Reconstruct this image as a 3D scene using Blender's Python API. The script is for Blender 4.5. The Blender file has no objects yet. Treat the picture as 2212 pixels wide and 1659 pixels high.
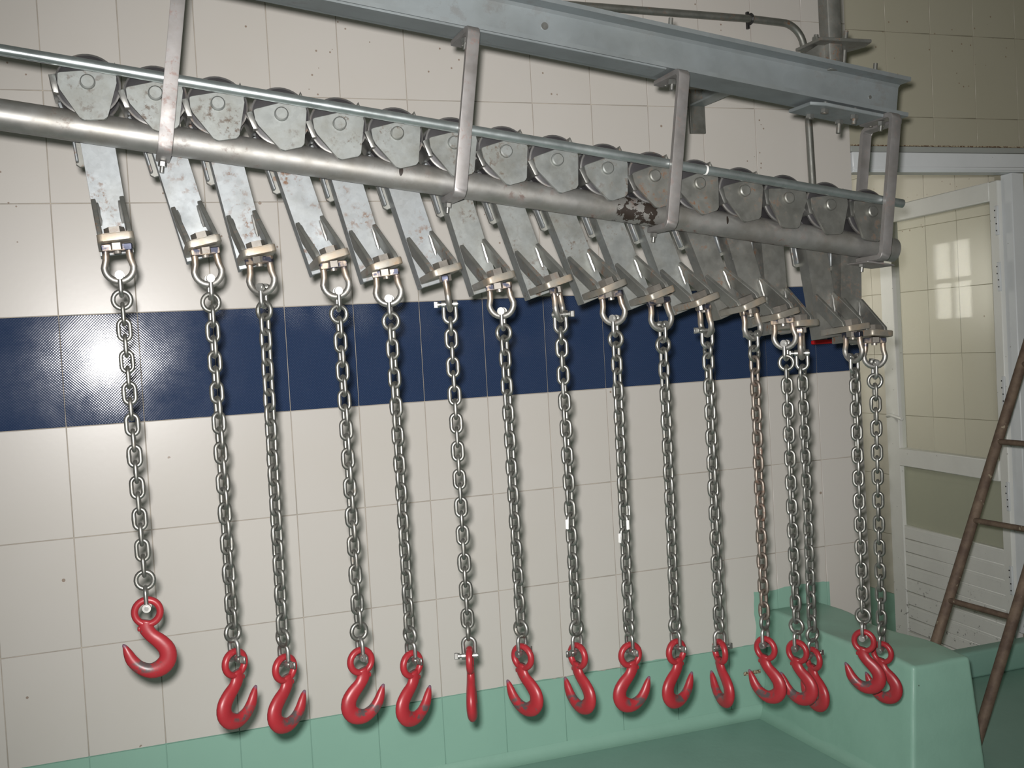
import bpy, bmesh, math, random
from mathutils import Vector, Matrix
R = math.radians
random.seed(7)
sc = bpy.context.scene
COL = sc.collection
ZO = 1.44                       # floor is z = 0; the blue band's top edge is at z = ZO

# ------------------------------------------------------------------ camera, world, flash, exposure
YAW, PITCH, ROLL, FPX = .349, -.034, -.0558, 2361.3
CAMPOS = Vector((.127, -3.173, -.1508 + ZO))
fw = Vector((math.sin(YAW) * math.cos(PITCH), math.cos(YAW) * math.cos(PITCH), math.sin(PITCH)))
r0 = Vector((math.cos(YAW), -math.sin(YAW), 0)); u0 = r0.cross(fw)
rt = r0 * math.cos(ROLL) + u0 * math.sin(ROLL); up = u0 * math.cos(ROLL) - r0 * math.sin(ROLL)
CAMROT = Matrix((rt, up, -fw)).transposed().to_4x4()
cd = bpy.data.cameras.new('camera'); cam = bpy.data.objects.new('camera', cd); COL.objects.link(cam)
cam.matrix_world = Matrix.Translation(CAMPOS) @ CAMROT
cd.sensor_width = 36; cd.lens = FPX / 2212 * 36; cd.clip_start = .05; cd.clip_end = 60
sc.camera = cam

world = bpy.data.worlds.new('world'); sc.world = world; world.use_nodes = True
bg = world.node_tree.nodes['Background']; bg.inputs[0].default_value = (1.0, 1.0, .90, 1); bg.inputs[1].default_value = .105

fl = bpy.data.lights.new('camera_flash', 'SPOT'); fl.energy = 388; fl.color = (1, .965, .945)
fl.shadow_soft_size = .026; fl.spot_size = R(89); fl.spot_blend = 1.0
flo = bpy.data.objects.new('camera_flash', fl); COL.objects.link(flo)
flo.matrix_world = Matrix.Translation(CAMPOS + rt * -.028 + up * .052) @ CAMROT

vs = sc.view_settings
vs.view_transform = 'Standard'; vs.look = 'None'; vs.gamma = 1; vs.exposure = 0.0; vs.use_curve_mapping = False

# ------------------------------------------------------------------ helpers
def tag(o, label=None, cat=None, group=None, kind=None):
    for k, v in (('label', label), ('category', cat), ('group', group), ('kind', kind)):
        if v: o[k] = v
    return o

def mesh_of(bm, name, smooth=False):
    bmesh.ops.recalc_face_normals(bm, faces=bm.faces[:])
    m = bpy.data.meshes.new(name); bm.to_mesh(m); bm.free()
    if smooth:
        m.polygons.foreach_set('use_smooth', [True] * len(m.polygons))
        if smooth != 'all': m.set_sharp_from_angle(angle=R(38))
    return m

def obj(name, me, mat=None, parent=None, M=None):
    o = bpy.data.objects.new(name, me); COL.objects.link(o)
    if mat and not me.materials: me.materials.append(mat)
    if parent: o.parent = parent
    if M is not None:
        if parent: o.matrix_basis = M
        else: o.matrix_world = M
    return o

def empty(name, M, **kw):
    o = bpy.data.objects.new(name, None); COL.objects.link(o); o.empty_display_size = .03
    o.matrix_world = M
    return tag(o, **kw)

def b_box(bm, x0, x1, y0, y1, z0, z1, bev=0, seg=1):
    vs_ = [bm.verts.new((x, y, z)) for x in (x0, x1) for y in (y0, y1) for z in (z0, z1)]
    fs = [bm.faces.new([vs_[i] for i in f]) for f in ((0, 1, 3, 2), (4, 6, 7, 5), (0, 4, 5, 1), (2, 3, 7, 6), (0, 2, 6, 4), (1, 5, 7, 3))]
    if bev:
        es = list({e for f in fs for e in f.edges})
        bmesh.ops.bevel(bm, geom=es, offset=bev, segments=seg, affect='EDGES', profile=.5)

def box(*a, bev=0, seg=1, name='box'):
    bm = bmesh.new(); b_box(bm, *a, bev=bev, seg=seg); return mesh_of(bm, name, bev > 0)

def b_prism(bm, pts, axis, a, b, bev=0, seg=1):
    """pts: 2-D polygon; axis 'x': (y,z), 'y': (x,z), 'z': (x,y), extruded from a to b"""
    def P(p, t): return {'x': (t, p[0], p[1]), 'y': (p[0], t, p[1]), 'z': (p[0], p[1], t)}[axis]
    A = [bm.verts.new(P(p, a)) for p in pts]; B = [bm.verts.new(P(p, b)) for p in pts]
    n = len(pts); fs = [bm.faces.new(A), bm.faces.new(B[::-1])]
    for i in range(n): fs.append(bm.faces.new((A[i], B[i], B[(i + 1) % n], A[(i + 1) % n])))
    if bev:
        es = list({e for f in fs[:2] for e in f.edges})
        bmesh.ops.bevel(bm, geom=es, offset=bev, segments=seg, affect='EDGES', profile=.5)

def prism(pts, axis, a, b, bev=0, seg=1, name='prism'):
    bm = bmesh.new(); b_prism(bm, pts, axis, a, b, bev, seg); return mesh_of(bm, name, bev > 0)

def b_cyl(bm, p0, p1, r, n=16, r1=None, cap=True, rot=0):
    p0, p1 = Vector(p0), Vector(p1); d = (p1 - p0).normalized()
    a = d.orthogonal().normalized() if abs(d.z) < .99 else Vector((1, 0, 0)); b = d.cross(a)
    r1 = r if r1 is None else r1
    A = []; B = []
    for i in range(n):
        t = 2 * math.pi * i / n + rot; c = a * math.cos(t) + b * math.sin(t)
        A.append(bm.verts.new(p0 + c * r)); B.append(bm.verts.new(p1 + c * r1))
    for i in range(n): bm.faces.new((A[i], A[(i + 1) % n], B[(i + 1) % n], B[i]))
    if cap: bm.faces.new(A[::-1]); bm.faces.new(B)

def cyl(p0, p1, r, n=16, r1=None, name='cyl', rot=0, smooth=True):
    bm = bmesh.new(); b_cyl(bm, p0, p1, r, n, r1, rot=rot); return mesh_of(bm, name, smooth)

def b_tube(bm, pts, rad, n=10, closed=False, nrm=None):
    """sweep of a circle along a path lying in a plane with normal nrm"""
    pts = [Vector(p) for p in pts]; N = len(pts); nrm = Vector(nrm or (0, 1, 0)); rings = []
    for i, p in enumerate(pts):
        if closed: t = pts[(i + 1) % N] - pts[i - 1]
        else: t = pts[min(i + 1, N - 1)] - pts[max(i - 1, 0)]
        t.normalize(); s = t.cross(nrm).normalized(); w = s.cross(t)
        rr = rad[i] if isinstance(rad, (list, tuple)) else rad
        rx, ry = rr if isinstance(rr, tuple) else (rr, rr)
        rings.append([bm.verts.new(p + s * rx * math.cos(2 * math.pi * k / n) + w * ry * math.sin(2 * math.pi * k / n)) for k in range(n)])
    for i in range(N if closed else N - 1):
        A, B = rings[i], rings[(i + 1) % N]
        for k in range(n): bm.faces.new((A[k], A[(k + 1) % n], B[(k + 1) % n], B[k]))
    if not closed: bm.faces.new(rings[0][::-1]); bm.faces.new(rings[-1])

def b_lathe_y(bm, prof, n=32):
    """prof: list of (r, y), spun about Y"""
    rings = []
    for r_, y in prof:
        rings.append([bm.verts.new((r_ * math.cos(2 * math.pi * k / n), y, r_ * math.sin(2 * math.pi * k / n))) for k in range(n)])
    for A, B in zip(rings, rings[1:]):
        for k in range(n): bm.faces.new((A[k], A[(k + 1) % n], B[(k + 1) % n], B[k]))
    bm.faces.new(rings[0][::-1]); bm.faces.new(rings[-1])

def rotz(a): return Matrix.Rotation(a, 4, 'Z')
def T(x, y, z): return Matrix.Translation((x, y, z))

# ------------------------------------------------------------------ materials
class NT:
    def __init__(s, name):
        s.m = bpy.data.materials.new(name); s.m.use_nodes = True
        s.t = s.m.node_tree; s.b = s.t.nodes['Principled BSDF']
    def n(s, kind, **kw):
        nd = s.t.nodes.new(kind)
        for k, v in kw.items(): setattr(nd, k, v)
        return nd
    def put(s, sock, v):
        if hasattr(v, 'is_output') or isinstance(v, bpy.types.NodeSocket): s.t.links.new(v, sock)
        elif isinstance(v, (tuple, list)): sock.default_value = (*v, 1) if len(sock.default_value) == 4 and len(v) == 3 else v
        else: sock.default_value = v
    def math(s, op, a, b=0., c=None):
        nd = s.n('ShaderNodeMath', operation=op); s.put(nd.inputs[0], a); s.put(nd.inputs[1], b)
        if c is not None: s.put(nd.inputs[2], c)
        return nd.outputs[0]
    def mix(s, f, a, b, blend='MIX'):
        nd = s.n('ShaderNodeMix', data_type='RGBA', blend_type=blend)
        s.put(nd.inputs[0], f); s.put(nd.inputs[6], a); s.put(nd.inputs[7], b); return nd.outputs[2]
    def ramp(s, v, lo, hi, a=0., b=1.):
        nd = s.n('ShaderNodeMapRange'); nd.clamp = True
        for i, x in enumerate((v, lo, hi, a, b)): s.put(nd.inputs[i], x)
        return nd.outputs[0]
    def coord(s, kind='Object', rnd=True):
        v = s.n('ShaderNodeTexCoord').outputs[kind]
        if rnd:
            oi = s.n('ShaderNodeObjectInfo').outputs['Random']
            nd = s.n('ShaderNodeVectorMath', operation='ADD'); s.put(nd.inputs[0], v)
            c = s.n('ShaderNodeCombineXYZ'); s.put(c.inputs[0], s.math('MULTIPLY', oi, 37.)); s.put(c.inputs[1], s.math('MULTIPLY', oi, 91.)); s.put(c.inputs[2], s.math('MULTIPLY', oi, 53.))
            s.put(nd.inputs[1], c.outputs[0]); v = nd.outputs[0]
        return v
    def rand(s): return s.n('ShaderNodeObjectInfo').outputs['Random']
    def pos(s):
        x = s.n('ShaderNodeSeparateXYZ'); s.put(x.inputs[0], s.n('ShaderNodeNewGeometry').outputs['Position']); return x.outputs
    def noise(s, v, scale, detail=3., rough=.55, out=0):
        nd = s.n('ShaderNodeTexNoise'); s.put(nd.inputs['Vector'], v)
        nd.inputs['Scale'].default_value = scale; nd.inputs['Detail'].default_value = detail; nd.inputs['Roughness'].default_value = rough
        return nd.outputs[out]
    def voro(s, v, scale, out='Distance'):
        nd = s.n('ShaderNodeTexVoronoi'); s.put(nd.inputs['Vector'], v); nd.inputs['Scale'].default_value = scale; return nd.outputs[out]
    def bump(s, h, strength=.3, dist=.001):
        nd = s.n('ShaderNodeBump'); nd.inputs['Strength'].default_value = strength; nd.inputs['Distance'].default_value = dist
        s.put(nd.inputs['Height'], h); s.put(s.b.inputs['Normal'], nd.outputs[0])
    def set(s, **kw):
        for k, v in kw.items(): s.put(s.b.inputs[k.replace('_', ' ')], v)
        return s.m

GREEN = (.268, .462, .372)
def green_mask(N):
    x, y, z = N.pos()
    nz = N.noise(N.n('ShaderNodeNewGeometry').outputs['Position'], 9., 3.)
    wob = N.math('MULTIPLY', N.math('SUBTRACT', nz, .5), .03)
    zz = N.math('ADD', z, wob)
    a = N.math('LESS_THAN', N.math('ADD', z, N.math('MULTIPLY', wob, N.ramp(x, 1.0, 1.4))), ZO - 1.198)
    inx = N.math('MULTIPLY', N.math('GREATER_THAN', N.math('ADD', x, wob), 2.105), N.math('LESS_THAN', x, 2.41))
    b = N.math('MULTIPLY', inx, N.math('LESS_THAN', zz, ZO - 1.022))
    return N.math('MAXIMUM', a, b)

def tile_mat(name, base, paint=True, speck=True):
    N = NT(name); P = N.n('ShaderNodeNewGeometry').outputs['Position']
    v = N.rand()
    col = N.mix(N.math('MULTIPLY', v, .55), base, tuple(c * .93 for c in base))
    col = N.mix(N.ramp(N.noise(P, 2.6, 4.), .45, .8, 0, .22), col, tuple(c * q for c, q in zip(base, (.86, .84, .76))))
    if speck:
        d = N.voro(P, 16.); m = N.math('MULTIPLY', N.math('LESS_THAN', d, .075), N.math('GREATER_THAN', N.noise(P, 5., 2.), .60))
        d2 = N.voro(P, 34.); m2 = N.math('MULTIPLY', N.math('LESS_THAN', d2, .10), N.math('GREATER_THAN', N.noise(P, 3.3, 3.), .55))
        m2 = N.math('MULTIPLY', m2, N.math('GREATER_THAN', N.pos()[2], 1.55))
        col = N.mix(N.math('MULTIPLY', N.math('MAXIMUM', m, m2), .7), col, (.20, .12, .07))
    rough = .30
    if paint:
        g = green_mask(N)
        gcol = N.mix(N.ramp(N.noise(P, 7., 4.), .35, .75, 0, .45), GREEN, (.245, .425, .345))
        col = N.mix(g, col, gcol); rough = N.math('MULTIPLY_ADD', g, .12, .30)
    N.set(Base_Color=col, Roughness=rough, Specular_IOR_Level=.35)
    N.bump(N.noise(P, 60., 2.), .05, .001)
    return N.m

M = {}
M['tile'] = tile_mat('cream_tile', (.60, .574, .536))
M['tile_b'] = tile_mat('shaded_cream_tile', (.44, .42, .33), paint=False)  # weaker flash light put into the colour: cream tile darkened and yellowed
def _grout(name, base, paint):
    N = NT(name); P = N.n('ShaderNodeNewGeometry').outputs['Position']
    col = N.mix(N.ramp(N.noise(P, 14., 4.), .35, .7), base, tuple(c * .66 for c in base))
    if paint: col = N.mix(green_mask(N), col, (.235, .41, .335))
    return N.set(Base_Color=col, Roughness=.85)
M['grout'] = _grout('grout', (.50, .455, .385), True)
M['grout_b'] = _grout('shaded_grout', (.34, .315, .235), False)  # grout toned down the same way, dimmer light in its colour

def _blue():
    N = NT('blue_dotted_tile'); x, y, z = N.pos(); P = N.n('ShaderNodeNewGeometry').outputs['Position']
    k = 2 * math.pi / .0075
    sx = N.math('SINE', N.math('MULTIPLY', x, k)); sz = N.math('SINE', N.math('MULTIPLY', z, k))
    d = N.math('MULTIPLY', sx, sz)
    dot = N.ramp(d, .35, .8)
    col = N.mix(dot, (.019, .038, .090), (.046, .066, .130))
    sm = N.ramp(N.noise(P, 11., 5., .7), .5, .8, 0, .35)
    col = N.mix(sm, col, (.034, .056, .115))
    N.set(Base_Color=col, Roughness=N.ramp(N.noise(P, 6., 5., .7), .3, .75, .06, .13), Specular_IOR_Level=.5)
    N.bump(d, .035, .001)
    return N.m
M['blue'] = _blue()

def _green(name, base, rough=.42):
    N = NT(name); P = N.n('ShaderNodeNewGeometry').outputs['Position']
    col = N.mix(N.ramp(N.noise(P, 5., 5.), .35, .75, 0, .6), base, tuple(c * q for c, q in zip(base, (.84, .87, .86))))
    d = N.voro(P, 13.); m = N.math('MULTIPLY', N.math('LESS_THAN', d, .028), N.math('GREATER_THAN', N.noise(P, 3., 2.), .58))
    col = N.mix(N.math('MULTIPLY', m, .8), col, (.06, .07, .05))
    N.set(Base_Color=col, Roughness=rough, Specular_IOR_Level=.4)
    N.bump(N.noise(P, 22., 4.), .30, .004)
    return N.m
M['green'] = _green('green_paint', GREEN)
M['floor'] = _green('green_floor_paint', (.248, .428, .36), .5)

def metal(name, base, rough=.45, met=.7, rust=.25, rustcol=(.16, .085, .045), dirt=.3, spangle=.16, scale=1., bump=.12, worldspace=False):
    N = NT(name); v = N.coord('Object', not worldspace)
    sp = N.voro(v, 95. * scale, 'Color'); s = N.n('ShaderNodeSeparateColor'); N.put(s.inputs[0], sp)
    col = N.mix(N.math('MULTIPLY', s.outputs[0], spangle * 2), base, tuple(c * .72 for c in base))
    col = N.mix(N.ramp(N.noise(v, 15. * scale, 5., .65), .42, .72, 0, dirt), col, tuple(c * q for c, q in zip(base, (.62, .57, .48))))
    patch = N.math('MULTIPLY', N.ramp(N.noise(v, 70. * scale, 5., .7), .52, .62), N.ramp(N.noise(v, 12. * scale, 3., .6), .48, .64))
    patch = N.math('MULTIPLY', patch, rust * 3 if rust < .33 else 1.)
    col = N.mix(patch, col, rustcol)
    N.set(Base_Color=col, Metallic=N.math('MULTIPLY_ADD', patch, -met * .8, met), Roughness=N.ramp(N.noise(v, 24. * scale, 4.), .3, .7, rough - .09, rough + .12))
    if bump: N.bump(N.noise(v, 55. * scale, 4.), bump, .001)
    return N
M['galv'] = metal('galvanised_steel', (.335, .36, .37), .56, .78, .32).m
M['galv_dk'] = metal('dull_galvanised_steel', (.28, .285, .265), .52, .80, .36).m
M['plate'] = metal('scuffed_galvanised_plate', (.325, .345, .335), .54, .76, .33, (.105, .08, .06), .6).m
M['beam'] = metal('galvanised_beam', (.29, .325, .335), .52, .55, .12, (.10, .07, .05), .25, .08, .35).m
M['hanger'] = metal('stained_hanger_bar', (.33, .32, .315), .52, .66, .18, (.22, .12, .095), .35, .06).m
M['rod'] = metal('bright_galvanised_rod', (.50, .56, .565), .32, .85, .05, dirt=.15, scale=.6).m
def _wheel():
    N = metal('dark_centre_wheel_steel', (.20, .20, .195), .5, .7, .25, dirt=.4)
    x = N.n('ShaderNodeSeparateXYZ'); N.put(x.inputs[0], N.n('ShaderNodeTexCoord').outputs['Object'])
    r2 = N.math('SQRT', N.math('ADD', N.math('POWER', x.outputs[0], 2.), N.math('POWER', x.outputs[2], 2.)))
    g = N.ramp(r2, .0560, .0585, 1, 0)  # near-black inside the rim, base steel at the outer edge
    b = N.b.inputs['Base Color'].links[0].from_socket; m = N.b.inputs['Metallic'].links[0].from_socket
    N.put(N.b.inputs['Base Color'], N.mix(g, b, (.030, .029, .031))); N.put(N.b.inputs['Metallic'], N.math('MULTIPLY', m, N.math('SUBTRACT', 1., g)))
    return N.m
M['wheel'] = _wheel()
M['chain'] = metal('chain_steel', (.30, .305, .285), .42, .9, .12, (.15, .10, .06), .4, .1, 1.6, .06).m
M['chain_rust'] = metal('rusty_chain_steel', (.27, .235, .205), .46, .8, .33, (.15, .075, .045), .6, .1, 1.8, .06).m
M['zinc'] = metal('bright_zinc', (.44, .445, .425), .38, .93, .03, dirt=.15, bump=0).m
M['boltdark'] = metal('dark_bolt_steel', (.27, .255, .23), .45, .75, .15).m
M['white_mark'] = NT('white_paint_mark').set(Base_Color=(.82, .82, .80), Roughness=.6)
M['red_lever'] = NT('red_plastic').set(Base_Color=(.62, .012, .015), Roughness=.4)
M['black'] = NT('black_clip').set(Base_Color=(.02, .02, .02), Roughness=.5)

def _pipe():
    N = metal('galvanised_pipe', (.36, .36, .345), .50, .76, .32, (.11, .065, .05), .65, .10, .6, .10)
    # tar-like paint marks left on the pipe: they sit at fixed places along it
    v = N.n('ShaderNodeTexCoord').outputs['Object']; x = N.n('ShaderNodeSeparateXYZ'); N.put(x.inputs[0], v); X, Y, Z = x.outputs
    nz = N.noise(v, 42., 4., .6)
    m1 = N.math('MULTIPLY', N.ramp(N.math('ABSOLUTE', N.math('SUBTRACT', X, 1.315)), .055, .06, 1, 0), N.math('GREATER_THAN', nz, .49))
    m1 = N.math('MULTIPLY', m1, N.math('LESS_THAN', Y, .0))
    def spot(cx, cz, rx, rz):
        a = N.math('POWER', N.math('DIVIDE', N.math('SUBTRACT', X, cx), rx), 2.); b = N.math('POWER', N.math('DIVIDE', N.math('SUBTRACT', Z, cz), rz), 2.)
        return N.math('MULTIPLY', N.math('LESS_THAN', N.math('ADD', a, b), 1.), N.math('LESS_THAN', Y, .0))
    m = N.math('MAXIMUM', m1, spot(.748, .004, .0045, .011)); m = N.math('MAXIMUM', m, spot(1.548, .006, .003, .010))
    b = N.b.inputs['Base Color'].links[0].from_socket
    N.put(N.b.inputs['Base Color'], N.mix(m, b, (.022, .016, .012)))
    mm = N.b.inputs['Metallic'].links[0].from_socket
    N.put(N.b.inputs['Metallic'], N.math('MULTIPLY', mm, N.math('SUBTRACT', 1., m)))
    return N.m
M['pipe'] = _pipe()

def _shackle():
    N = metal('heat_tinted_shackle', (.37, .37, .35), .46, .86, .18, dirt=.3)
    v = N.coord('Object'); vo = N.n('ShaderNodeTexCoord').outputs['Object']
    x = N.n('ShaderNodeSeparateXYZ'); N.put(x.inputs[0], vo); Z = x.outputs[2]
    zz = N.math('ADD', Z, N.math('MULTIPLY', N.math('SUBTRACT', N.noise(v, 38., 3.), .5), .05))
    b = N.b.inputs['Base Color'].links[0].from_socket
    c = N.mix(N.ramp(zz, -.050, -.022, 0, .6), b, (.50, .36, .24))
    c = N.mix(N.math('MULTIPLY', N.ramp(zz, -.026, -.010), N.ramp(N.noise(v, 55., 2.), .38, .52)), c, (.055, .06, .085))
    N.put(N.b.inputs['Base Color'], c)
    return N.m
M['shackle'] = _shackle()
def _foot():
    N = metal('scorched_foot_plate', (.36, .345, .305), .5, .66, .33, (.24, .12, .06), .5)
    v = N.coord('Object'); b = N.b.inputs['Base Color'].links[0].from_socket
    x = N.n('ShaderNodeSeparateXYZ'); N.put(x.inputs[0], N.n('ShaderNodeTexCoord').outputs['Object'])
    f = N.math('MULTIPLY', N.ramp(x.outputs[1], -.045, -.075), N.ramp(N.noise(v, 24., 3.), .42, .66, 0, .6))
    N.put(N.b.inputs['Base Color'], N.mix(f, b, (.42, .32, .215)))
    return N.m
M['foot'] = _foot()

def _hook():
    N = NT('red_hook_paint'); v = N.coord('Object'); vo = N.n('ShaderNodeTexCoord').outputs['Object']
    x = N.n('ShaderNodeSeparateXYZ'); N.put(x.inputs[0], vo); X, Y, Z = x.outputs
    col = N.mix(N.ramp(N.noise(v, 30., 4.), .35, .75, 0, .6), (.315, .023, .030), (.235, .018, .024))
    # worn saddle: bare dark steel where loads have rubbed, a place on the hook itself
    d = N.math('ADD', N.math('POWER', N.math('DIVIDE', N.math('SUBTRACT', X, .008), .032), 2.), N.math('POWER', N.math('DIVIDE', N.math('ADD', Z, .103), .014), 2.))
    wear = N.math('MULTIPLY', N.ramp(d, .5, 1.2, 1, 0), N.ramp(N.noise(v, 60., 4.), .44, .56))
    chips = N.math('MULTIPLY', N.math('GREATER_THAN', N.noise(v, 130., 3.), .68), N.math('GREATER_THAN', N.noise(v, 22., 2.), .54))
    w = N.math('MAXIMUM', wear, N.math('MULTIPLY', chips, .7))
    col = N.mix(w, col, (.085, .065, .065))
    tip = N.math('MULTIPLY', N.ramp(Z, -.066, -.060), N.ramp(X, .040, .044)); col = N.mix(tip, col, (.16, .09, .13))
    N.set(Base_Color=col, Roughness=.38, Specular_IOR_Level=.5)
    N.bump(N.noise(v, 45., 3.), .12, .001)
    return N.m
M['hook'] = _hook()

def _white(name, base):
    N = NT(name); P = N.n('ShaderNodeNewGeometry').outputs['Position']; x, y, z = N.pos()
    col = N.mix(N.ramp(N.noise(P, 6., 4.), .4, .75, 0, .5), base, tuple(c * .86 for c in base))
    sc_ = N.math('MULTIPLY', N.math('GREATER_THAN', N.noise(P, 34., 4., .7), .635), N.ramp(z, .30, .0, 0, 1))
    col = N.mix(N.math('MULTIPLY', sc_, .8), col, (.12, .115, .10))
    d = N.math('LESS_THAN', N.voro(P, 19.), .05); col = N.mix(N.math('MULTIPLY', d, .55), col, (.2, .18, .15))
    return N.set(Base_Color=col, Roughness=.42, Specular_IOR_Level=.4)
M['white'] = _white('white_door_paint', (.80, .81, .775))
M['frame'] = _white('white_frame_paint', (.72, .75, .77))
M['greystrip'] = _white('grey_frame_strip', (.36, .38, .36))
def _rustbar():
    N = NT('rusty_ladder_tube'); v = N.coord('Object')
    col = N.mix(N.ramp(N.noise(v, 22., 5., .65), .35, .7), (.105, .070, .052), (.205, .150, .105))
    col = N.mix(N.math('GREATER_THAN', N.noise(v, 33., 3.), .70), col, (.34, .29, .21))
    return N.set(Base_Color=col, Roughness=.7, Metallic=.2)
M['rustbar'] = _rustbar()
def _flake():
    N = NT('flaky_anchor_strip'); v = N.coord('Object')
    return N.set(Base_Color=N.mix(N.ramp(N.noise(v, 160., 3.), .45, .55), (.45, .40, .28), (.13, .07, .04)), Roughness=.8)
M['flake'] = _flake()
def _glass(name, tint, opaque, gl=.06):
    m = bpy.data.materials.new(name); m.use_nodes = True; t = m.node_tree
    t.nodes.remove(t.nodes['Principled BSDF']); out = t.nodes['Material Output']
    tr = t.nodes.new('ShaderNodeBsdfTransparent'); tr.inputs[0].default_value = (*tint, 1)
    df = t.nodes.new('ShaderNodeBsdfDiffuse'); df.inputs[0].default_value = (.62, .63, .54, 1)
    g = t.nodes.new('ShaderNodeBsdfGlossy'); g.inputs['Roughness'].default_value = .04
    a = t.nodes.new('ShaderNodeMixShader'); a.inputs[0].default_value = opaque
    b = t.nodes.new('ShaderNodeMixShader'); b.inputs[0].default_value = gl
    for x, y in ((tr.outputs[0], a.inputs[1]), (df.outputs[0], a.inputs[2]), (a.outputs[0], b.inputs[1]), (g.outputs[0], b.inputs[2]), (b.outputs[0], out.inputs[0])): t.links.new(x, y)
    return m
M['glass'] = _glass('clear_door_glass', (.985, .99, .975), .008, .007)
M['glass_f'] = _glass('cloudy_door_glass', (.86, .89, .80), .46, .01)

# ------------------------------------------------------------------ the room
def struct(name, me, mat, label=None, parent=None, M_=None):
    o = obj(name, me, mat, parent, M_)
    if not parent: tag(o, label=label, kind='structure')
    return o

XL, XO, XR = -1.2, 2.58, 3.55            # left end of the tiled wall, edge of the opening, right-hand wall
TOP = 1.5
wall = struct('wall_back', box(XL, XO, .003, .14, -1.5 + ZO, TOP + ZO, name='wall_back'), M['grout'], 'cream tiled back wall with one dark blue row and a green painted foot')
G = .0009
def tiles(parent, mats, x_edges, z_edges, matf, place):
    cache = {}
    for i in range(len(x_edges) - 1):
        for j in range(len(z_edges) - 1):
            w = round(x_edges[i + 1] - x_edges[i], 4); h = round(z_edges[j + 1] - z_edges[j], 4); mk = matf(j)
            if (w, h, mk) not in cache:
                cache[(w, h, mk)] = box(-w / 2 + G, w / 2 - G, 0, .012, -h / 2 + G, h / 2 - G, bev=.0009, name='tile')
            jit = random.uniform(-.0004, .0004)
            obj('tile', cache[(w, h, mk)], mats[mk], parent, place((x_edges[i] + x_edges[i + 1]) / 2, (z_edges[j] + z_edges[j + 1]) / 2, jit))
xe = [XL + .2 * i for i in range(19)] + [XO]
ze = [-1.5 + ZO + .3 * j for j in range(11)]
tiles(wall, M, xe, ze, lambda j: 'blue' if j == 4 else 'tile', lambda x, z, e: T(x, e, z))

lint = struct('wall_lintel', box(XO + .002, XR, .014, .14, .482 + ZO, TOP + ZO, name='wall_lintel'), M['grout_b'], 'cream tiled wall above the doorway')
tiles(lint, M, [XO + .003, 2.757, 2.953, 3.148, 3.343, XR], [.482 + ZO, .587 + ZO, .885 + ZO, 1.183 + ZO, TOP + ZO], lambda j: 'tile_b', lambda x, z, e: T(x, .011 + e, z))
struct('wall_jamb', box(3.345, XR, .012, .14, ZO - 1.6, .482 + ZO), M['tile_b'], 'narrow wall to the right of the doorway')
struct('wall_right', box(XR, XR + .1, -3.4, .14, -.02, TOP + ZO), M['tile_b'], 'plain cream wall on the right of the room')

sx = 3.72
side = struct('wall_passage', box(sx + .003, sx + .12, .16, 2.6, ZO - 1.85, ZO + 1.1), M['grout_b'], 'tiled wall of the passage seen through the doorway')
M['tile_p'] = tile_mat('passage_tile', (.60, .578, .505), paint=False)
def _pg():
    N = NT('passage_green'); return N.set(Base_Color=GREEN, Roughness=.45)
M['tile_pg'] = _pg()
pz = [ZO - 1.85, ZO - 1.49, ZO - 1.19, ZO - .89, ZO - .59, ZO - .292, ZO + .006, ZO + .304, ZO + .602, ZO + .9]
py = [.16 + .2 * i for i in range(13)]
tiles(side, M, py, pz, lambda j: 'tile_pg' if j == 0 else 'tile_p', lambda x, z, e: T(sx + e, x, z) @ rotz(R(-90)) if False else Matrix(((0, 1, 0, sx + e), (-1, 0, 0, x), (0, 0, 1, z), (0, 0, 0, 1))))
# daylight from a small window in the passage's other wall, round the corner behind the tiled wall
WY, WZ = 1.62, ZO + .07
pl = bpy.data.lights.new('passage_daylight', 'AREA'); pl.energy = 9.5; pl.color = (1, .955, .84); pl.shape = 'RECTANGLE'; pl.size = .40; pl.size_y = .36
plo = bpy.data.objects.new('passage_daylight', pl); COL.objects.link(plo)
plo.matrix_world = T(2.612, WY, WZ) @ Matrix.Rotation(R(-90), 4, 'Y')
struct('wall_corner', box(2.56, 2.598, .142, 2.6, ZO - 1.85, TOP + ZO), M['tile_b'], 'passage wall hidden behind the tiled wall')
wn = struct('window_1', box(2.5985, 2.604, WY - .23, WY + .23, WZ - .25, WZ + .25), M['frame'], 'small white passage window hidden behind the tiled wall')
for nm, y0, y1, z0, z1 in (('frame_side', -.22, -.18, -.24, .24), ('frame_side', .18, .22, -.24, .24), ('frame_head', -.179, .179, .20, .24), ('frame_foot', -.179, .179, -.24, -.20), ('glazing_bar', -.012, .012, -.199, .199), ('glazing_bar', -.179, -.013, -.012, .012), ('glazing_bar', .013, .179, -.012, .012)):
    obj(nm, box(2.6045, 2.63, WY + y0, WY + y1, WZ + z0, WZ + z1), M['frame'], wn)
struct('floor_passage', box(XO, sx + .1, .14, 2.6, ZO - 1.95, ZO - 1.85), M['floor'], 'green floor of the passage beyond the doorway')
struct('floor', box(-2.6, XR + .1, -4.2, .14, -.1, 0), M['floor'], 'dark green painted floor')
struct('ceiling', box(-2.6, XR + .1, -3.3, .14, TOP + ZO, TOP + ZO + .1), NT('ceiling_paint').set(Base_Color=(.5, .5, .45), Roughness=.8), 'pale ceiling above the rail')

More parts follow.
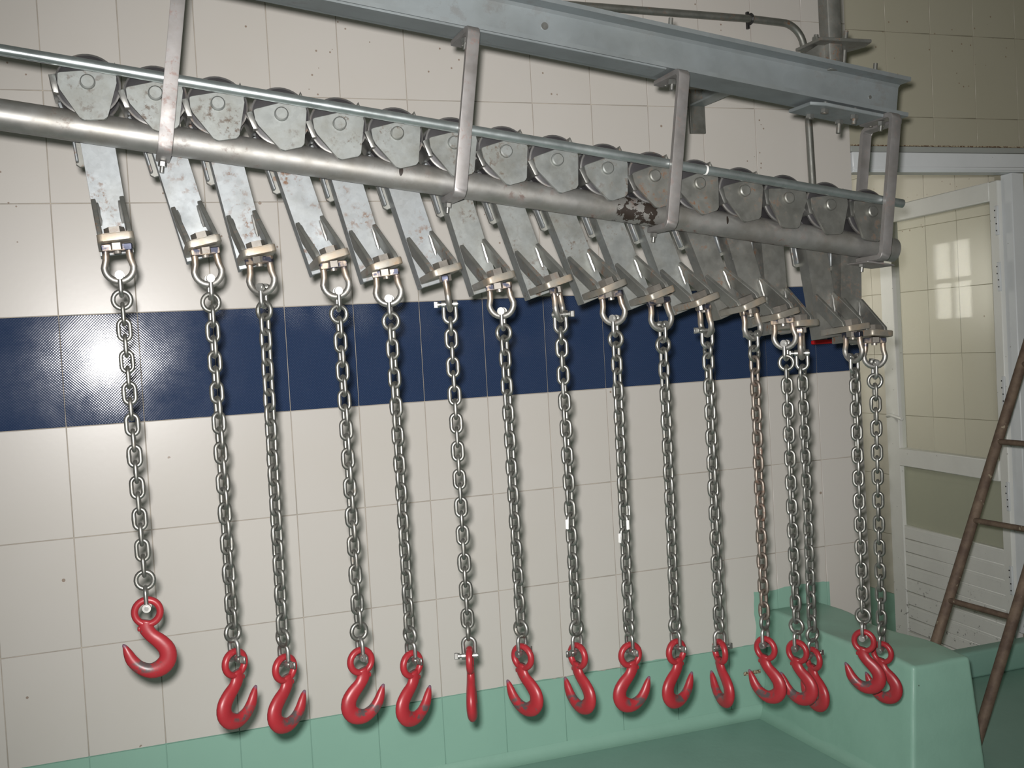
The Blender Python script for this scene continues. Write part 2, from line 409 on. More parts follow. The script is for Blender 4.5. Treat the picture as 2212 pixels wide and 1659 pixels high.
def cove(name, p0, p1, inward, rad, label):
    """concave quarter-round fillet between floor and an upright face"""
    bm = bmesh.new(); p0, p1, n = Vector(p0), Vector(p1), Vector(inward)
    prof = [(0, 0), (rad, 0)] + [(rad - rad * math.sin(t), rad - rad * math.cos(t)) for t in [R(a) for a in (18, 36, 54, 72)]] + [(0, rad)]
    A = [bm.verts.new(p0 + n * a + Vector((0, 0, b))) for a, b in prof]; B = [bm.verts.new(p1 + n * a + Vector((0, 0, b))) for a, b in prof]
    for i in range(len(prof)): bm.faces.new((A[i], A[(i + 1) % len(prof)], B[(i + 1) % len(prof)], B[i]))
    bm.faces.new(A[::-1]); bm.faces.new(B)
    return struct(name, mesh_of(bm, name, True), M['green'], label)
cove('trim_1', (XL, -.0005, .0003), (2.13, -.0005, .0003), (0, -1, 0), .035, 'green rounded fillet where the tiled wall meets the floor')

# stub of low wall, plastered and painted, edges worn round
bm = bmesh.new()
b_box(bm, 0, 1, 0, 1, 0, 1)
bmesh.ops.subdivide_edges(bm, edges=bm.edges[:], cuts=15, use_grid_fill=True)
def rc(v):
    u, t, w = v.co                                # u across, t from wall (1) to front (0), w up
    x0 = 2.112 + .050 * w; x1 = 2.375 - .012 * w
    yf = -.745 + .035 * w; yb = .0
    zt = .350 - .012 * (1 - t) + .006 * math.sin(9 * t)
    e = .085                                       # soften the corners
    def soft(a): return a
    x = x0 + (x1 - x0) * u; y = yf + (yb - yf) * t; z = zt * w
    v.co = (x, y, z)
for v in bm.verts: rc(v)
bmesh.ops.delete(bm, geom=[f for f in bm.faces if all(abs(v.co.z) < 1e-6 for v in f.verts)], context='FACES')
sharp = [e for e in bm.edges if e.is_manifold and e.calc_face_angle(0) > R(50)]
bmesh.ops.bevel(bm, geom=sharp, offset=.011, segments=4, affect='EDGES', profile=.5)
for v in bm.verts:
    k = math.sin(v.co.x * 41 + v.co.z * 23) * math.sin(v.co.y * 19 + 1.3) * .0028 + math.sin(v.co.z * 57 + v.co.y * 31) * .0012
    if v.co.y < -.01: v.co += Vector((k * .7, k, k * .6 if v.co.z > .02 else 0))
struct('wall_stub', mesh_of(bm, 'wall_stub', 'all'), M['green'], 'low green plastered stub wall running out from the tiled wall')
cove('trim_2', (2.118, -.74, .0003), (2.118, -.004, .0003), (-1, 0, 0), .035, 'green rounded fillet along the foot of the stub wall')
struct('trim_3', box(2.375, XR, -.055, .012, 0, .098, bev=.012, seg=3), M['floor'], 'green raised threshold under the doorway')

# doorway frame and door leaf
fr = struct('door_2', box(XO + .004, XR - .06, -.004, .06, .389 + ZO, .459 + ZO, bev=.003), M['frame'], 'white painted head board of the doorway')
obj('strip', box(XO + .004, XR - .06, .004, .05, .461 + ZO, .481 + ZO, bev=.001), M['greystrip'], fr)
obj('rust_seam', box(XO + .004, XR - .06, .002, .02, .4815 + ZO, .4855 + ZO), M['flake'], fr)
obj('edge_bead', box(XO + .004, XR - .06, -.007, .0, .396 + ZO, .408 + ZO, bev=.002), M['frame'], fr)
obj('jamb', box(3.285, 3.345, -.004, .05, ZO - 1.34, .388 + ZO, bev=.003), M['frame'], fr)
LA = R(6.5)
LM = Matrix(((math.cos(LA), math.sin(LA), 0, 3.273), (-math.sin(LA), math.cos(LA), 0, .055), (0, 0, 1, 0), (0, 0, 0, 1)))   # local y runs along the leaf
leaf = empty('door_1', LM, label='white half-glazed door leaf swung open beyond the doorway', kind='structure')
tk = .038
def dbox(name, y0, y1, z0, z1, x0=0, x1=tk, mat='white', bev=.003, par=None): return obj(name, box(x0, x1, y0, y1, z0, z1, bev=bev, name=name), M[mat], par or leaf)
dbox('hinge_stile', .0, .048, -.11, 1.81)
dbox('lock_stile', .705, .80, -.11, 1.81)
dbox('top_rail', .0485, .7045, 1.738, 1.81)
dbox('middle_rail', .0485, .7045, .672, .750, -.006)
dbox('upper_glass', .05, .703, .752, 1.736, .016, .020, 'glass', 0)
dbox('lower_glass', .05, .703, .410, .670, .016, .020, 'glass_f', 0)
dbox('bottom_rail', .0485, .7045, -.11, -.062)
for i in range(8):
    z1 = .408 - i * .0585; p = dbox('plank', .0485, .7045, z1 - .0579, z1, .004, tk - .002, 'white', .0022)
    dbox('bead', .0485, .7045, z1 - .012, z1 - .0105, .0032, .004, 'white', 0, p)
bm = bmesh.new(); pts = [(.0, .745, .895), (-.030, .745, .893), (-.036, .735, .892), (-.040, .70, .897), (-.042, .66, .893), (-.042, .615, .885)]
b_tube(bm, pts, .0075, 8, nrm=(0, 0, 1)); h_ = obj('door_handle', mesh_of(bm, 'door_handle', True), M['white'], leaf)
hm = cyl((-.004, .0, 0), (.01, 0, 0), .009, 8)
for k, z in enumerate((.30, .62, 1.02, 1.45, 1.66)):
    hg = dbox('hinge', -.006, .010, z - .055, z + .055, -.008, .0, 'frame', .002)
    for q in (-.038, -.012, .012, .038): obj('screw', cyl((-.0095, .004 + (.003 if q > 0 else -.003), z + q), (-.0075, .004 + (.003 if q > 0 else -.003), z + q), .0028, 8, name='screw'), M['black'], hg)

# ------------------------------------------------------------------ rail frame: local x down the slope, z square to it
TH = math.atan(.1472); YR = -.873
ne = Vector((math.sin(TH), 0, math.cos(TH)))
P0 = Vector((0, YR, .4161 + ZO)) - .076 * ne
RM = Matrix.Translation(P0) @ Matrix.Rotation(TH, 4, 'Y')

bm = bmesh.new(); n = 36
rings = [[bm.verts.new((x_, rr * math.cos(2 * math.pi * k / n), rr * math.sin(2 * math.pi * k / n))) for k in range(n)] for x_, rr in ((-1.15, .0302), (2.055, .0302), (2.055, .0265), (-1.15, .0265))]
for q in range(4):
    A, B = rings[q], rings[(q + 1) % 4]
    for k in range(n): bm.faces.new((A[k], A[(k + 1) % n], B[(k + 1) % n], B[k]))
tag(obj('rail_pipe', mesh_of(bm, 'rail_pipe', True), M['pipe'], None, RM), 'thick galvanised pipe rail sloping down to the right under the trolleys', 'pipe')
rod = tag(obj('guard_rod', cyl((-1.15, -.065, .106), (2.02, -.065, .106), .0108, 18), M['rod'], None, RM), 'thin bright galvanised rod running above the trolley plates', 'rod')
obj('tape_ring', cyl((1.456, -.065, .106), (1.4605, -.065, .106), .0114, 18), M['white_mark'], rod)

# H-section support beam
BZ = .330
hp = [(-.05, 0), (.05, 0), (.05, .010), (.010, .010), (.0035, .0165), (.0035, .0835), (.010, .09), (.05, .09), (.05, .10), (-.05, .10), (-.05, .09), (-.010, .09), (-.0035, .0835), (-.0035, .0165), (-.010, .010), (-.05, .010)]
beam = empty('support_beam', RM @ T(0, 0, BZ), label='grey galvanised steel H-beam sloping across the top above the rail', cat='beam')
obj('beam_section', prism(hp, 'x', -1.15, 2.03, name='beam_section'), M['beam'], beam)
obj('web_plug', cyl((1.055, -.0055, .052), (1.055, -.0030, .052), .0085, 16), M['zinc'], beam)
obj('web_plug', cyl((1.945, -.0055, .045), (1.945, -.0030, .045), .0045, 12), M['zinc'], beam)
obj('packing_strip', box(.30, 1.345, -.0505, .02, -.006, -.0005, bev=.001), M['beam'], beam)

def strip_c(yf, yback_top, yback_bot, zt, zb, th=.012, w=.027, rad=.018):
    """flat bar bent to a C in the y-z plane"""
    def arc(c, r_, a0, a1, k=5): return [(c[0] + r_ * math.cos(R(a0 + (a1 - a0) * i / k)), c[1] + r_ * math.sin(R(a0 + (a1 - a0) * i / k))) for i in range(k + 1)]
    ro, ri = rad, rad - th
    out = [(yback_top, zt)] + arc((yf + ro, zt - ro), ro, 90, 180) + arc((yf + ro, zb + ro), ro, 180, 270) + [(yback_bot, zb)]
    inn = [(yback_bot, zb + th)] + arc((yf + ro, zb + ro), ri, 270, 180) + arc((yf + ro, zt - ro), ri, 180, 90) + [(yback_top, zt - th)]
    return prism(out + inn, 'x', -w / 2, w / 2, bev=.0015, name='bar')
hexm = {}
def hexnut(r_, h, name='nut'):
    if (r_, h) not in hexm:
        bm = bmesh.new(); b_cyl(bm, (0, 0, 0), (0, 0, h), r_, 6); hexm[(r_, h)] = mesh_of(bm, name, False)
    return hexm[(r_, h)]
cbar = strip_c(-.0888, .040, .012, BZ - .0065, -.0435)
tail = cyl((0, 0, -.012), (0, 0, .0), .0045, 10); rodup = cyl((0, 0, 0), (0, 0, .165), .0055, 10, name='threaded_rod')
hl = ['first stained flat-bar hanger from the left, its top out of the picture', 'second stained flat-bar hanger from the left, in front of the seventh trolley',
      'third stained flat-bar hanger from the left, in front of the eleventh trolley', 'rightmost flat-bar hanger, a closed loop round the low end of the rail']
for i, s in enumerate((.268, .866, 1.372, 1.965)):
    hgr = empty('rail_hanger', RM @ T(s, 0, 0), label=hl[i], cat='hanger', group='flat-bar hangers of the rail')
    obj('bar', cbar, M['hanger'], hgr)
    obj('bottom_bolt', hexnut(.0085, .009), M['zinc'], hgr, T(0, .002, -.0540)); obj('bolt_tail', tail, M['zinc'], hgr, T(0, .002, -.0545))
    obj('top_nut', hexnut(.0095, .011), M['zinc'], hgr, T(0, -.030, BZ - .0310)); obj('bolt_tail', tail, M['zinc'], hgr, T(0, -.030, BZ - .0315))
    obj('threaded_rod', rodup, M['galv_dk'], hgr, T(.012, .026, BZ - .020))
    obj('washer_plate', box(-.012, .05, .005, .046, BZ + .1005, BZ + .108, bev=.001), M['beam'], hgr)
    if i == 3:
        mb = strip_c(-.0888, .040, .012, BZ - .0065, -.0435)
        mb.transform(Matrix.Rotation(math.pi, 4, 'Z')); obj('rear_bar', mb, M['hanger'], hgr, T(.042, .0, 0))
        obj('tie_strap', box(-.02, .062, -.045, .045, -.0480, -.0440, bev=.001), M['hanger'], hgr)
    

# ceiling post with clamp plates over the beam
pw = Vector((1.858, YR, 0)); ztop = P0.z - .1456 * 1.86 + (BZ + .1) * math.cos(TH)
post = empty('ceiling_post', T(pw.x, pw.y, ztop), label='square galvanised post coming down from the ceiling to the beam', cat='post')
hgt = TOP + ZO - ztop
obj('post_tube', box(-.020, .020, -.022, .018, -.006, hgt - .002, bev=.004, seg=2), M['galv_dk'], post)
obj('ceiling_plate', box(-.07, .07, -.07, .07, hgt - .012, hgt - .001, bev=.001), M['galv_dk'], post)
cl = empty('beam_clamp', RM @ T(1.825, 0, BZ), label='bolted clamp plates gripping the beam at the foot of the post', cat='clamp')
obj('top_plate', prism([(-.045, -.045), (.105, -.045), (.118, .0), (.095, .060), (-.045, .060)], 'z', .152, .160, bev=.001), M['galv_dk'], cl, Matrix.Rotation(-TH, 4, 'Y'))
obj('gusset', prism([(-.105, .102), (-.030, .160), (-.010, .160), (-.010, .112)], 'y', -.004, .004, bev=.001), M['galv_dk'], cl)
obj('bottom_plate', prism([(-.080, -.040), (-.045, -.056), (.125, -.056), (.125, .05), (-.080, .05)], 'z', -.0165, -.0075, bev=.0015), M['beam'], cl)
for x, y, z0, z1, zn in ((.058, .030, -.050, .212, .166), (-.030, .030, -.028, .185, .168), (.058, -.030, -.040, .005, None), (-.030, -.030, -.028, .005, None)):
    obj('threaded_rod', cyl((x, y, z0), (x, y, z1), .0060, 10), M['galv_dk'], cl)
    obj('nut', hexnut(.0105, .010), M['zinc'], cl, T(x, y, -.0270))
    if zn: obj('nut', hexnut(.0105, .010), M['zinc'], cl, T(x, y, zn))

# bracket on the wall behind the beam
br = empty('wall_bracket', T(1.975, 0, .60 + ZO), label='short steel bracket arm on the tiled wall behind the beam', cat='bracket')
obj('wall_plate', box(-.028, .028, -.012, -.001, -.088, .055, bev=.001), M['galv_dk'], br)
obj('arm', prism([(-.026, .0), (.026, .0), (.026, .05), (.020, .05), (.020, .006), (-.026, .006)], 'y', -.36, -.0125), M['beam'], br)

# conduit, clip and valve on the wall
cv = empty('wall_pipe', T(0, 0, ZO), label='thin grey pipe bending down the tiled wall behind the beam', cat='pipe')
pts = [(-1.1, .945), (1.05, .907), (1.65, .899), (2.19, .890), (2.30, .884)] + [(2.305 + .085 * math.sin(R(a)), .799 + .085 * math.cos(R(a))) for a in range(10, 91, 10)] + [(2.394, .60), (2.399, .355), (2.405, -.13)]
bm = bmesh.new(); b_tube(bm, [(a, -.024, b) for a, b in pts], .0125, 12); obj('tube', mesh_of(bm, 'tube', True), M['galv_dk'], cv)
bm = bmesh.new(); b_tube(bm, [(2.185 + 0, -.024 + .016 * math.cos(R(a)), .890 + .016 * math.sin(R(a))) for a in range(0, 360, 30)], .0038, 6, closed=True, nrm=(1, 0, 0))
b_box(bm, 2.181, 2.189, -.012, -.001, .862, .918); obj('pipe_clip', mesh_of(bm, 'pipe_clip'), M['black'], cv)
bm = bmesh.new(); b_cyl(bm, (2.405, -.024, -.185), (2.405, -.024, -.125), .02, 12); b_cyl(bm, (2.405, -.024, -.165), (2.405, -.060, -.165), .010, 10); obj('valve_body', mesh_of(bm, 'valve_body', True), M['galv_dk'], cv)
obj('lever', box(2.340, 2.442, -.068, -.054, -.200, -.186, bev=.004, seg=2), M['red_lever'], cv)

tag(obj('anchor_strip', box(-.033, .033, -.006, -.0005, -.006, .006, bev=.002), M['flake'], None, T(2.083, 0, ZO - 1.292)), 'small flaky rusty metal strip stuck on the green wall', 'metal strip')

# ------------------------------------------------------------------ ladder leaning to the right behind the stub wall
def lad(z): return 2.462 + .46 * z
ld = empty('ladder', T(lad(0), -.4525, 0), label='rusty steel tube ladder leaning to the right beside the doorway', cat='ladder')
ztl = (XR - .016 - 2.462) / .46
for y in (-.1375, .1375):
    obj('side_rail', cyl((.006, y, .002), (lad(ztl) - lad(0), y, ztl), .0170, 14), M['rustbar'], ld)
for k in range(9):
    z = .384 + .2505 * k
    if z > ztl - .1: break
    obj('rung', cyl((lad(z) - lad(0), -.137, z), (lad(z) - lad(0), .137, z), .0095, 10, name='rung'), M['rustbar'], ld)

# ------------------------------------------------------------------ trolleys
RHO = R(4)
TR = [(0.1176, 5.88, 0.1603, -0.6257), (0.2412, 13.11, 0.3185, -0.7507), (0.3587, 10.57, 0.4155, -0.7762), (0.4834, 14.95, 0.5719, -0.7851), (0.6018, 13.23, 0.6795, -0.8081), (0.7235, 14.56, 0.8080, -0.8188), (0.8484, 13.52, 0.9289, -0.8303), (0.9660, 16.52, 1.0595, -0.8473), (1.0867, 18.62, 1.1883, -0.8644), (1.2091, 17.99, 1.3058, -0.8746), (1.3277, 17.41, 1.4212, -0.8919), (1.4445, 18.86, 1.5451, -0.9029), (1.5650, 13.06, 1.6335, -0.9236), (1.6863, -0.17, 1.6772, -0.9480), (1.8062, 5.04, 1.8270, -0.9262), (1.9288, -5.64, 1.8805, -0.9631)]
# per chain: turn of the bow shackle, turn of the chain's first links, angle of the hook off square to the viewer, tip to the left (-1) or right (+1), depth shift of the hook, link count
CH = [(4, 0, 4, -1, 0, 17), (8, 12, 37, 1, 0, 21), (26, 40, 39, 1, 0, 21), (6, 14, 23, 1, 0, 21), (14, 22, 41, 1, 0, 21), (82, 88, 86, 1, 0, 21), (20, 34, 40, -1, 0, 21), (64, 80, 49, -1, 0, 21),
      (30, 38, 31, 1, 0, 21), (18, 26, 45, 1, 0, 21), (76, 72, 61, -1, 0, 21), (34, 44, 31, -1, -.018, 21), (30, 16, 29, -1, .004, 21), (70, 62, 50, -1, .050, 21), (56, 76, 15, -1, -.014, 20), (4, 6, 27, -1, .048, 20)]
ORD = ['first', 'second', 'third', 'fourth', 'fifth', 'sixth', 'seventh', 'eighth', 'ninth', 'tenth', 'eleventh', 'twelfth', 'thirteenth', 'fourteenth', 'fifteenth', 'sixteenth']

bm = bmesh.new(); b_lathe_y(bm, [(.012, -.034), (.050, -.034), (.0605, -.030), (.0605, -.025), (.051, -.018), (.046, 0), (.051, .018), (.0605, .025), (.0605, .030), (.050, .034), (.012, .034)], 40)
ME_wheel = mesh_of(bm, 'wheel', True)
bm = bmesh.new(); b_lathe_y(bm, [(.0115, -.0535), (.0140, -.0515), (.0145, -.045), (.0145, .050), (.012, .054)], 24); ME_axle = mesh_of(bm, 'axle_pin', True)
def rounded(pts, r_, k=4):
    out = []
    for i, p in enumerate(pts):
        a, b, c = Vector(pts[i - 1]), Vector(p), Vector(pts[(i + 1) % len(pts)])
        d0, d1 = (a - b).normalized(), (c - b).normalized(); s0, s1 = b + d0 * r_, b + d1 * r_
        for j in range(k + 1):
            t = j / k; out.append(tuple(s0 * (1 - t) ** 2 + b * 2 * t * (1 - t) + s1 * t * t))
    return out
ME_front = prism(rounded([(-.052, .024), (.051, .024), (.0545, .0), (.0235, -.074), (-.0225, -.072), (-.0545, -.004)], .006, 3), 'y', -.0452, -.0372, bev=.0012, name='front_plate')
ME_rear = prism(rounded([(-.056, .030), (.052, .034), (.053, .004), (.030, -.080), (-.028, -.080), (-.058, -.006)], .005, 3), 'y', .0372, .0462, bev=.001, name='rear_plate')
ME_buml = prism([(-.0675, .020), (-.0545, .021), (-.0545, -.017), (-.0640, -.015)], 'y', -.0470, .0300, bev=.002, seg=2, name='bumper')
ME_buml2 = prism([(-.0600, -.018), (-.0540, -.017), (-.0500, -.038), (-.0560, -.036)], 'y', .0100, .0370, bev=.002, seg=2, name='bumper')
ME_bumr = prism([(.0500, .031), (.0560, .039), (.0575, .022), (.0520, .018)], 'y', -.0350, .0370, bev=.002, name='bumper')
ME_shank = prism([(-.0315, .0372), (.0315, .0372), (.0315, .0760), (.0245, .0760), (.0245, .0450), (-.0245, .0450), (-.0245, .0760), (-.0315, .0760)], 'z', -.322, -.064, bev=.0010, name='shank')
ME_tab = prism([(-.0465, -.050), (.034, -.050), (.034, -.125), (-.0400, -.132), (-.0465, -.126)], 'y', .0762, .0850, bev=.001, name='back_tab')
ME_tab2 = box(-.0465, -.0405, .060, .0762, -.124, -.060, bev=.002, name='weld_tab')
ME_foot = prism(rounded([(-.0335, .0370), (.0335, .0370), (.0335, -.084), (-.0335, -.084)], .010, 4), 'z', -.3145, -.3000, bev=.002, seg=2, name='foot_plate')
ME_guss = prism([(.0368, -.212), (.0368, -.250), (-.020, -.2998), (-.062, -.2998), (-.060, -.289), (.031, -.208)], 'x', -.0045, .0045, bev=.0012, name='gusset')
bm = bmesh.new()
b_tube(bm, [(.0, .0, -.216), (.0005, -.0005, -.228), (0, 0, -.240), (.0005, 0, -.252), (0, 0, -.262)], [.0028, .0042, .0036, .0044, .0026], 8, nrm=(0, 1, 0)); ME_weld = mesh_of(bm, 'weld_bead', True)
bm = bmesh.new(); b_cyl(bm, (0, -.05, -.2998), (0, -.05, -.2855), .0192, 6, r1=.0188); ME_bolt = mesh_of(bm, 'bolt_head')
bm = bmesh.new(); b_cyl(bm, (0, 0, -.0130), (0, 0, -.0003), .0150, 6); b_cyl(bm, (0, 0, -.0200), (0, 0, -.0125), .0070, 12); ME_nut = mesh_of(bm, 'nut')
# bow shackle, origin under the foot plate, bow downwards
def bow():
    p = [(.0215, -.0055), (.0215, -.020), (.0225, -.032), (.0258, -.043)]
    arc = [(.0268 * math.cos(R(a)), -.0462 + .0268 * math.sin(R(a))) for a in range(0, -181, -15)]
    path = p + arc + [(-x, z) for x, z in p[::-1]]
    bm = bmesh.new(); b_tube(bm, [(x, 0, z) for x, z in path], .0066, 12); return mesh_of(bm, 'bow_shackle', True)
ME_bow = bow()
ME_bridge = prism(rounded([(-.0285, -.0012), (.0285, -.0012), (.0280, -.0150), (-.0280, -.0150)], .003, 2), 'y', -.0075, .0075, bev=.0015, name='bridge_bar')
trgroup = 'trolleys packed along the pipe rail'
EX = {0: 'leftmost grey steel trolley on the pipe rail, holding the shortest chain', 1: 'second grey steel trolley from the left, partly behind the first hanger bar', 6: 'seventh grey steel trolley from the left, behind the second hanger bar',
      10: 'eleventh grey steel trolley from the left, behind the third hanger bar', 15: 'rightmost grey steel trolley, against the end hanger of the rail'}
def viewdir(p):
    d = Vector(p) - CAMPOS; d.z = 0; return d.normalized()
PINS = []
for i, (wx, tilt, hx, hz) in enumerate(TR):
    t = R(tilt)
    W = Vector((wx, YR + .005, .4161 - .1472 * wx + ZO))
    # tilt > 0 swings the foot to the right; RHO swings it towards the room
    Ry = Matrix(((math.cos(t), 0, -math.sin(t), 0), (0, 1, 0, 0), (math.sin(t), 0, math.cos(t), 0), (0, 0, 0, 1)))
    Rx = Matrix(((1, 0, 0, 0), (0, math.cos(RHO), math.sin(RHO), 0), (0, -math.sin(RHO), math.cos(RHO), 0), (0, 0, 0, 1)))
    TM = Matrix.Translation(W) @ Ry @ Rx
    tr = empty('hook_trolley', TM, label=EX.get(i, 'grey steel rail trolley with bent shank, %s from the left' % ORD[i]), cat='trolley', group=trgroup)
    pm = M['plate'] if i < 10 else M['galv_dk']; sm = M['galv'] if i < 6 else (M['plate'] if i < 11 else M['galv_dk'])
    def add(nm, me, mt, Mx=None, par=None):
        o = obj(nm, me, None, par or tr, Mx)
        if not me.materials: me.materials.append(mt)
        o.material_slots[0].link = 'OBJECT'; o.material_slots[0].material = mt
        return o
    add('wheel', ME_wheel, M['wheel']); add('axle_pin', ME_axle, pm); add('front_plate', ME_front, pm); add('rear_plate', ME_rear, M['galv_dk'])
    add('bumper', ME_buml, M['zinc']); add('bumper', ME_buml2, M['galv']); add('bumper', ME_bumr, M['galv_dk'])
    sh = add('shank', ME_shank, sm); add('back_tab', ME_tab, M['galv_dk'], None, sh); add('weld_tab', ME_tab2, M['galv'], None, sh)
    ft = add('foot_plate', ME_foot, M['foot'])
    for sx_ in (-.0270, .0270):
        g = add('gusset', ME_guss, M['galv_dk'], T(sx_, 0, 0)); add('weld_bead', ME_weld, M['zinc'], T(-.0055 if sx_ > 0 else .0055, .0345, 0), g)
    add('bolt_head', ME_bolt, M['boltdark'])
    # the bow shackle swings on its bolt: it hangs closer to plumb than the trolley and is turned about its own axis
    F = Vector((0, -.05, -.3150))
    q = .4 * t
    Rq = Matrix(((math.cos(q), 0, -math.sin(q), 0), (0, 1, 0, 0), (math.sin(q), 0, math.cos(q), 0), (0, 0, 0, 1)))
    Fw = TM @ F
    va = math.atan2(viewdir(Fw).x, viewdir(Fw).y)
    SM = Matrix.Translation(Fw) @ Rq @ rotz(-va * .6 + R(CH[i][0]) * (1 if i % 2 else -1))
    bs = add('bow_shackle', ME_bow, M['shackle'], TM.inverted() @ SM)
    add('bridge_bar', ME_bridge, M['shackle'], None, bs); add('nut', ME_nut, M['boltdark'], None, bs)
    pin = (TM @ Vector((0, -.05, -.316))) + (Rq @ Vector((0, 0, -.061)))
    PINS.append((pin, -va * .6 + R(CH[i][0]) * (1 if i % 2 else -1)))

# ------------------------------------------------------------------ chains
def link_mesh(span, half, r_, name, bulge=True):
    st = span - 2 * half; path = []
    for a in range(0, 181, 18): path.append((half * math.cos(R(a)), st / 2 + half * math.sin(R(a))))
    for a in range(180, 361, 18): path.append((half * math.cos(R(a)), -st / 2 + half * math.sin(R(a))))
    if st > .001: path.insert(11, (-half, 0)); path.append((half, 0))
    rad = [r_] * len(path)
    if bulge and st > .001: rad[-1] = r_ * 1.16
    bm = bmesh.new(); b_tube(bm, [(x, 0, z) for x, z in path], rad, 10, closed=True); return mesh_of(bm, name, 'all')
ME_ring = link_mesh(.0335, .0163, .0046, 'end_link', False)
LINKS = {}
def small_shackle():
    bm = bmesh.new()
    path = [(.0125, -.004), (.0128, -.014), (.0130, -.026)] + [(.0130 * math.cos(R(a)), -.0262 + .0130 * math.sin(R(a))) for a in range(-15, -181, -15)] + [(-.0128, -.014), (-.0125, -.004)]
    b_tube(bm, [(x, 0, z) for x, z in path], .0044, 12)
    for s in (-1, 1):
        b_cyl(bm, (s * .0085, 0, 0), (s * .0168, 0, 0), .0082, 16)
    return mesh_of(bm, 'end_shackle', True)
ME_ss = small_shackle()
bm = bmesh.new(); b_cyl(bm, (-.0185, 0, 0), (.0215, 0, 0), .0043, 12); b_cyl(bm, (.0215, 0, 0), (.0245, 0, 0), .0066, 12); b_box(bm, .0245, .0330, -.0025, .0025, -.0070, .0070, bev=.0012); ME_pin = mesh_of(bm, 'screw_pin', True)
chgroup = 'chains hanging from the trolleys'; hkgroup = 'red hooks on the chains'
HK = []
for i, (wx, tilt, hx, hz) in enumerate(TR):
    pin, sang = PINS[i]; a_sh, a_ch, a_hk, side_, dy, nl = CH[i]
    hook = Vector((hx, pin.y, hz + ZO))
    if dy:                                          # keep it on the same sight line, only nearer or farther
        d = hook - CAMPOS; hook = CAMPOS + d * ((hook.y + dy - CAMPOS.y) / d.y)
    hp_ = hook + Vector((0, 0, .0100))              # pin of the lower shackle sits high in the eye
    ax_ = (hp_ - pin); L = ax_.length; ax_.normalize()
    z_ = -ax_; x_ = Vector((1, 0, 0)); x_ = (x_ - z_ * x_.dot(z_)).normalized(); y_ = z_.cross(x_)
    CM = Matrix.Translation(pin) @ Matrix((x_, y_, z_)).transposed().to_4x4()
    mt = M['chain_rust'] if i == 11 else M['chain']
    extra = {0: 'leftmost grey steel chain, clearly the shortest', 8: 'grey steel chain, ninth from the left, with white paint marks', 11: 'rusty brown steel chain, twelfth from the left', 15: 'rightmost grey steel chain, beside the doorway'}
    ch = empty('lifting_chain', CM, label=extra.get(i, 'grey steel link chain, %s from the left' % ORD[i]), cat='chain', group=chgroup)
    va = math.atan2(viewdir(pin).x, viewdir(pin).y)
    sgn = 1 if i % 2 else -1
    top = obj('end_shackle', ME_ss, M['zinc'], ch, rotz(sang + R(90) + (R(180) if i in (7, 10) else 0)))
    obj('screw_pin', ME_pin, M['zinc'], top)
    p = (L - .1245) / nl
    key = round(p, 5)
    if key not in LINKS: LINKS[key] = link_mesh(p + .0086, .0106, .0043, 'link')
    base = -va * .75 + sgn * R(a_ch)
    hv = math.atan2(viewdir(hook).x, viewdir(hook).y)
    # direction of the hook's tip on plan: across the view and away from the viewer
    v2 = viewdir(hook); rtv = Vector((v2.y, -v2.x, 0))
    tipd = rtv * (side_ * math.cos(R(a_hk))) + v2 * math.sin(R(a_hk))
    hang = math.atan2(tipd.y, tipd.x)
    endang = hang
    while endang - (base + R(90) * (nl + 1)) > R(45): endang -= R(90)
    while endang - (base + R(90) * (nl + 1)) < -R(45): endang += R(90)
    tw = (endang - (base + R(90) * (nl + 1))) / (nl + 1)
    z = -.0385 + .0085
    obj('end_link', ME_ring, mt, ch, T(0, 0, z - .01675) @ rotz(base)); z -= .0335 - .0085
    for k in range(nl):
        lk = obj('link', LINKS[key], None, ch, T(0, 0, z - (p + .008) / 2) @ rotz(base + (R(90) + tw) * (k + 1)))
        if not LINKS[key].materials: LINKS[key].materials.append(mt)
        lk.material_slots[0].link = 'OBJECT'; lk.material_slots[0].material = mt
        if (i, k) in ((8, 12), (8, 13), (8, 14), (7, 13)):
            obj('paint_mark', box(.0118, .0160, -.0048, .0025, -.013, .009, bev=.0012, name='paint_mark'), M['white_mark'], lk, rotz(R(180 if (k % 2 and i == 8) else 0)))
        z -= p
    obj('end_link', ME_ring, mt, ch, T(0, 0, z - .01675) @ rotz(endang)); z -= .0335 - .0085
    low = obj('end_shackle', ME_ss, M['zinc'], ch, T(0, 0, -L) @ rotz(hang + R(90) + (R(180) if i in (5, 7) else 0)) @ Matrix.Rotation(math.pi, 4, 'Y'))
    obj('screw_pin', ME_pin, M['zinc'], low)
    HK.append((hook, hang, side_))

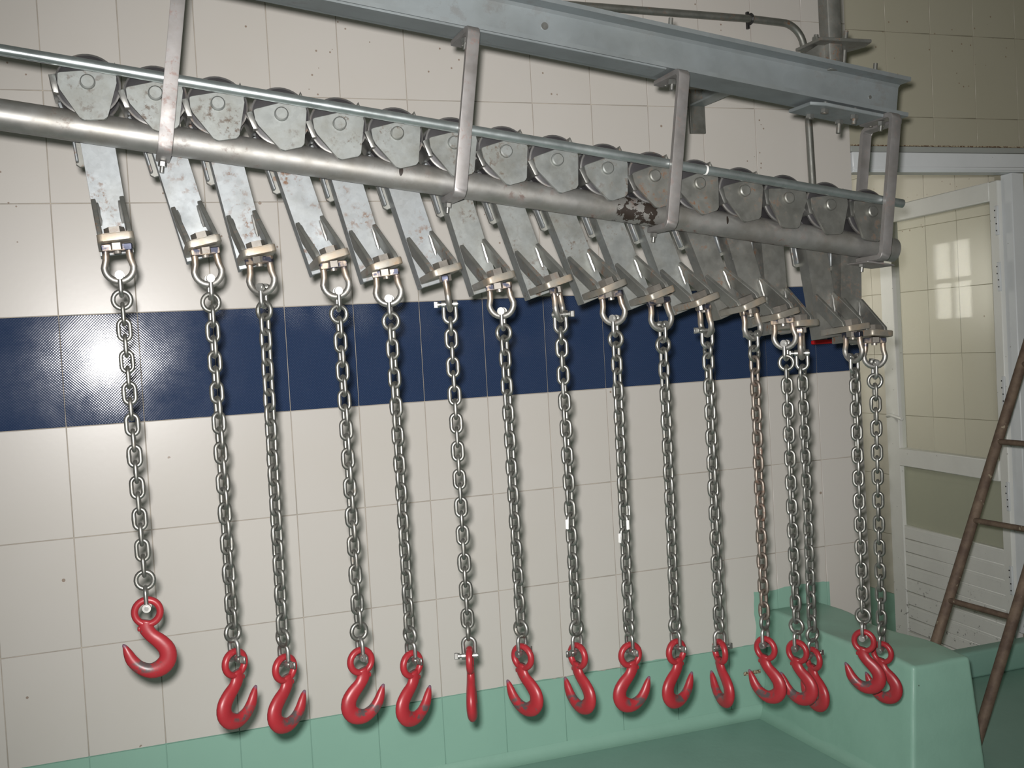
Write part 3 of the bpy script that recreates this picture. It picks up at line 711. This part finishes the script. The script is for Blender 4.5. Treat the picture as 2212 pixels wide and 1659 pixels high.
# ------------------------------------------------------------------ hooks
prof = [(548, 690, 185, .0078), (530, 790, 205, .0086), (590, 900, 190, .0092), (700, 1005, 215, .0100), (785, 1125, 232, .0106), (790, 1260, 240, .0110), (700, 1365, 245, .0110), (555, 1398, 215, .0106), (415, 1335, 180, .0098), (320, 1230, 168, .0088), (272, 1120, 130, .0074), (244, 1045, 82, .0054), (220, 1000, 46, .0032)]
def hook_mesh():
    pts = [(-(x - 560) * .00014, -(y - 575) * .00014, w * .00007, b) for x, y, w, b in prof]
    out = []
    for i in range(len(pts) - 1):
        p0, p1, p2, p3 = pts[max(i - 1, 0)], pts[i], pts[i + 1], pts[min(i + 2, len(pts) - 1)]
        for j in range(3):
            t = j / 3
            out.append(tuple(.5 * (2 * b + (c - a) * t + (2 * a - 5 * b + 4 * c - d) * t * t + (3 * b - a - 3 * c + d) * t ** 3) for a, b, c, d in zip(p0, p1, p2, p3)))
    out.append(pts[-1])
    x, z, w, b = out[-1]; out.append((x + .0010, z + .0020, w * .45, b * .5))
    bm = bmesh.new()
    b_tube(bm, [(x, 0, z) for x, z, w, b in out], [(w, b) for x, z, w, b in out], 16)
    b_tube(bm, [(.0237 * math.cos(R(a)), 0, .0237 * math.sin(R(a))) for a in range(0, 360, 12)], [(.0070, .0074)] * 30, 14, closed=True)
    b_box(bm, .012, .0205, -.0045, .0045, -.036, -.026, bev=.003, seg=2)      # forged boss beside the eye
    return mesh_of(bm, 'lifting_hook', 'all')
ME_hook = hook_mesh()
SPECIAL = {0: 'red eye hook hanging highest, on the leftmost chain', 5: 'red eye hook on the sixth chain from the left, seen edge-on', 10: 'red eye hook on the eleventh chain from the left, turned nearly edge-on',
           13: 'red eye hook on the fourteenth chain from the left, behind the thirteenth hook', 14: 'red eye hook on the fifteenth chain from the left, in front of the last hook', 15: 'red eye hook on the rightmost chain, partly behind the fifteenth hook'}
for i, (h, ang, sd) in enumerate(HK):
    o = obj('lifting_hook', ME_hook, M['hook'], None, Matrix.Translation(h) @ rotz(ang))
    tag(o, SPECIAL.get(i, 'red eye hook on the %s chain from the left, tip pointing %s' % (ORD[i], 'right' if sd > 0 else 'left')), 'hook', hkgroup)
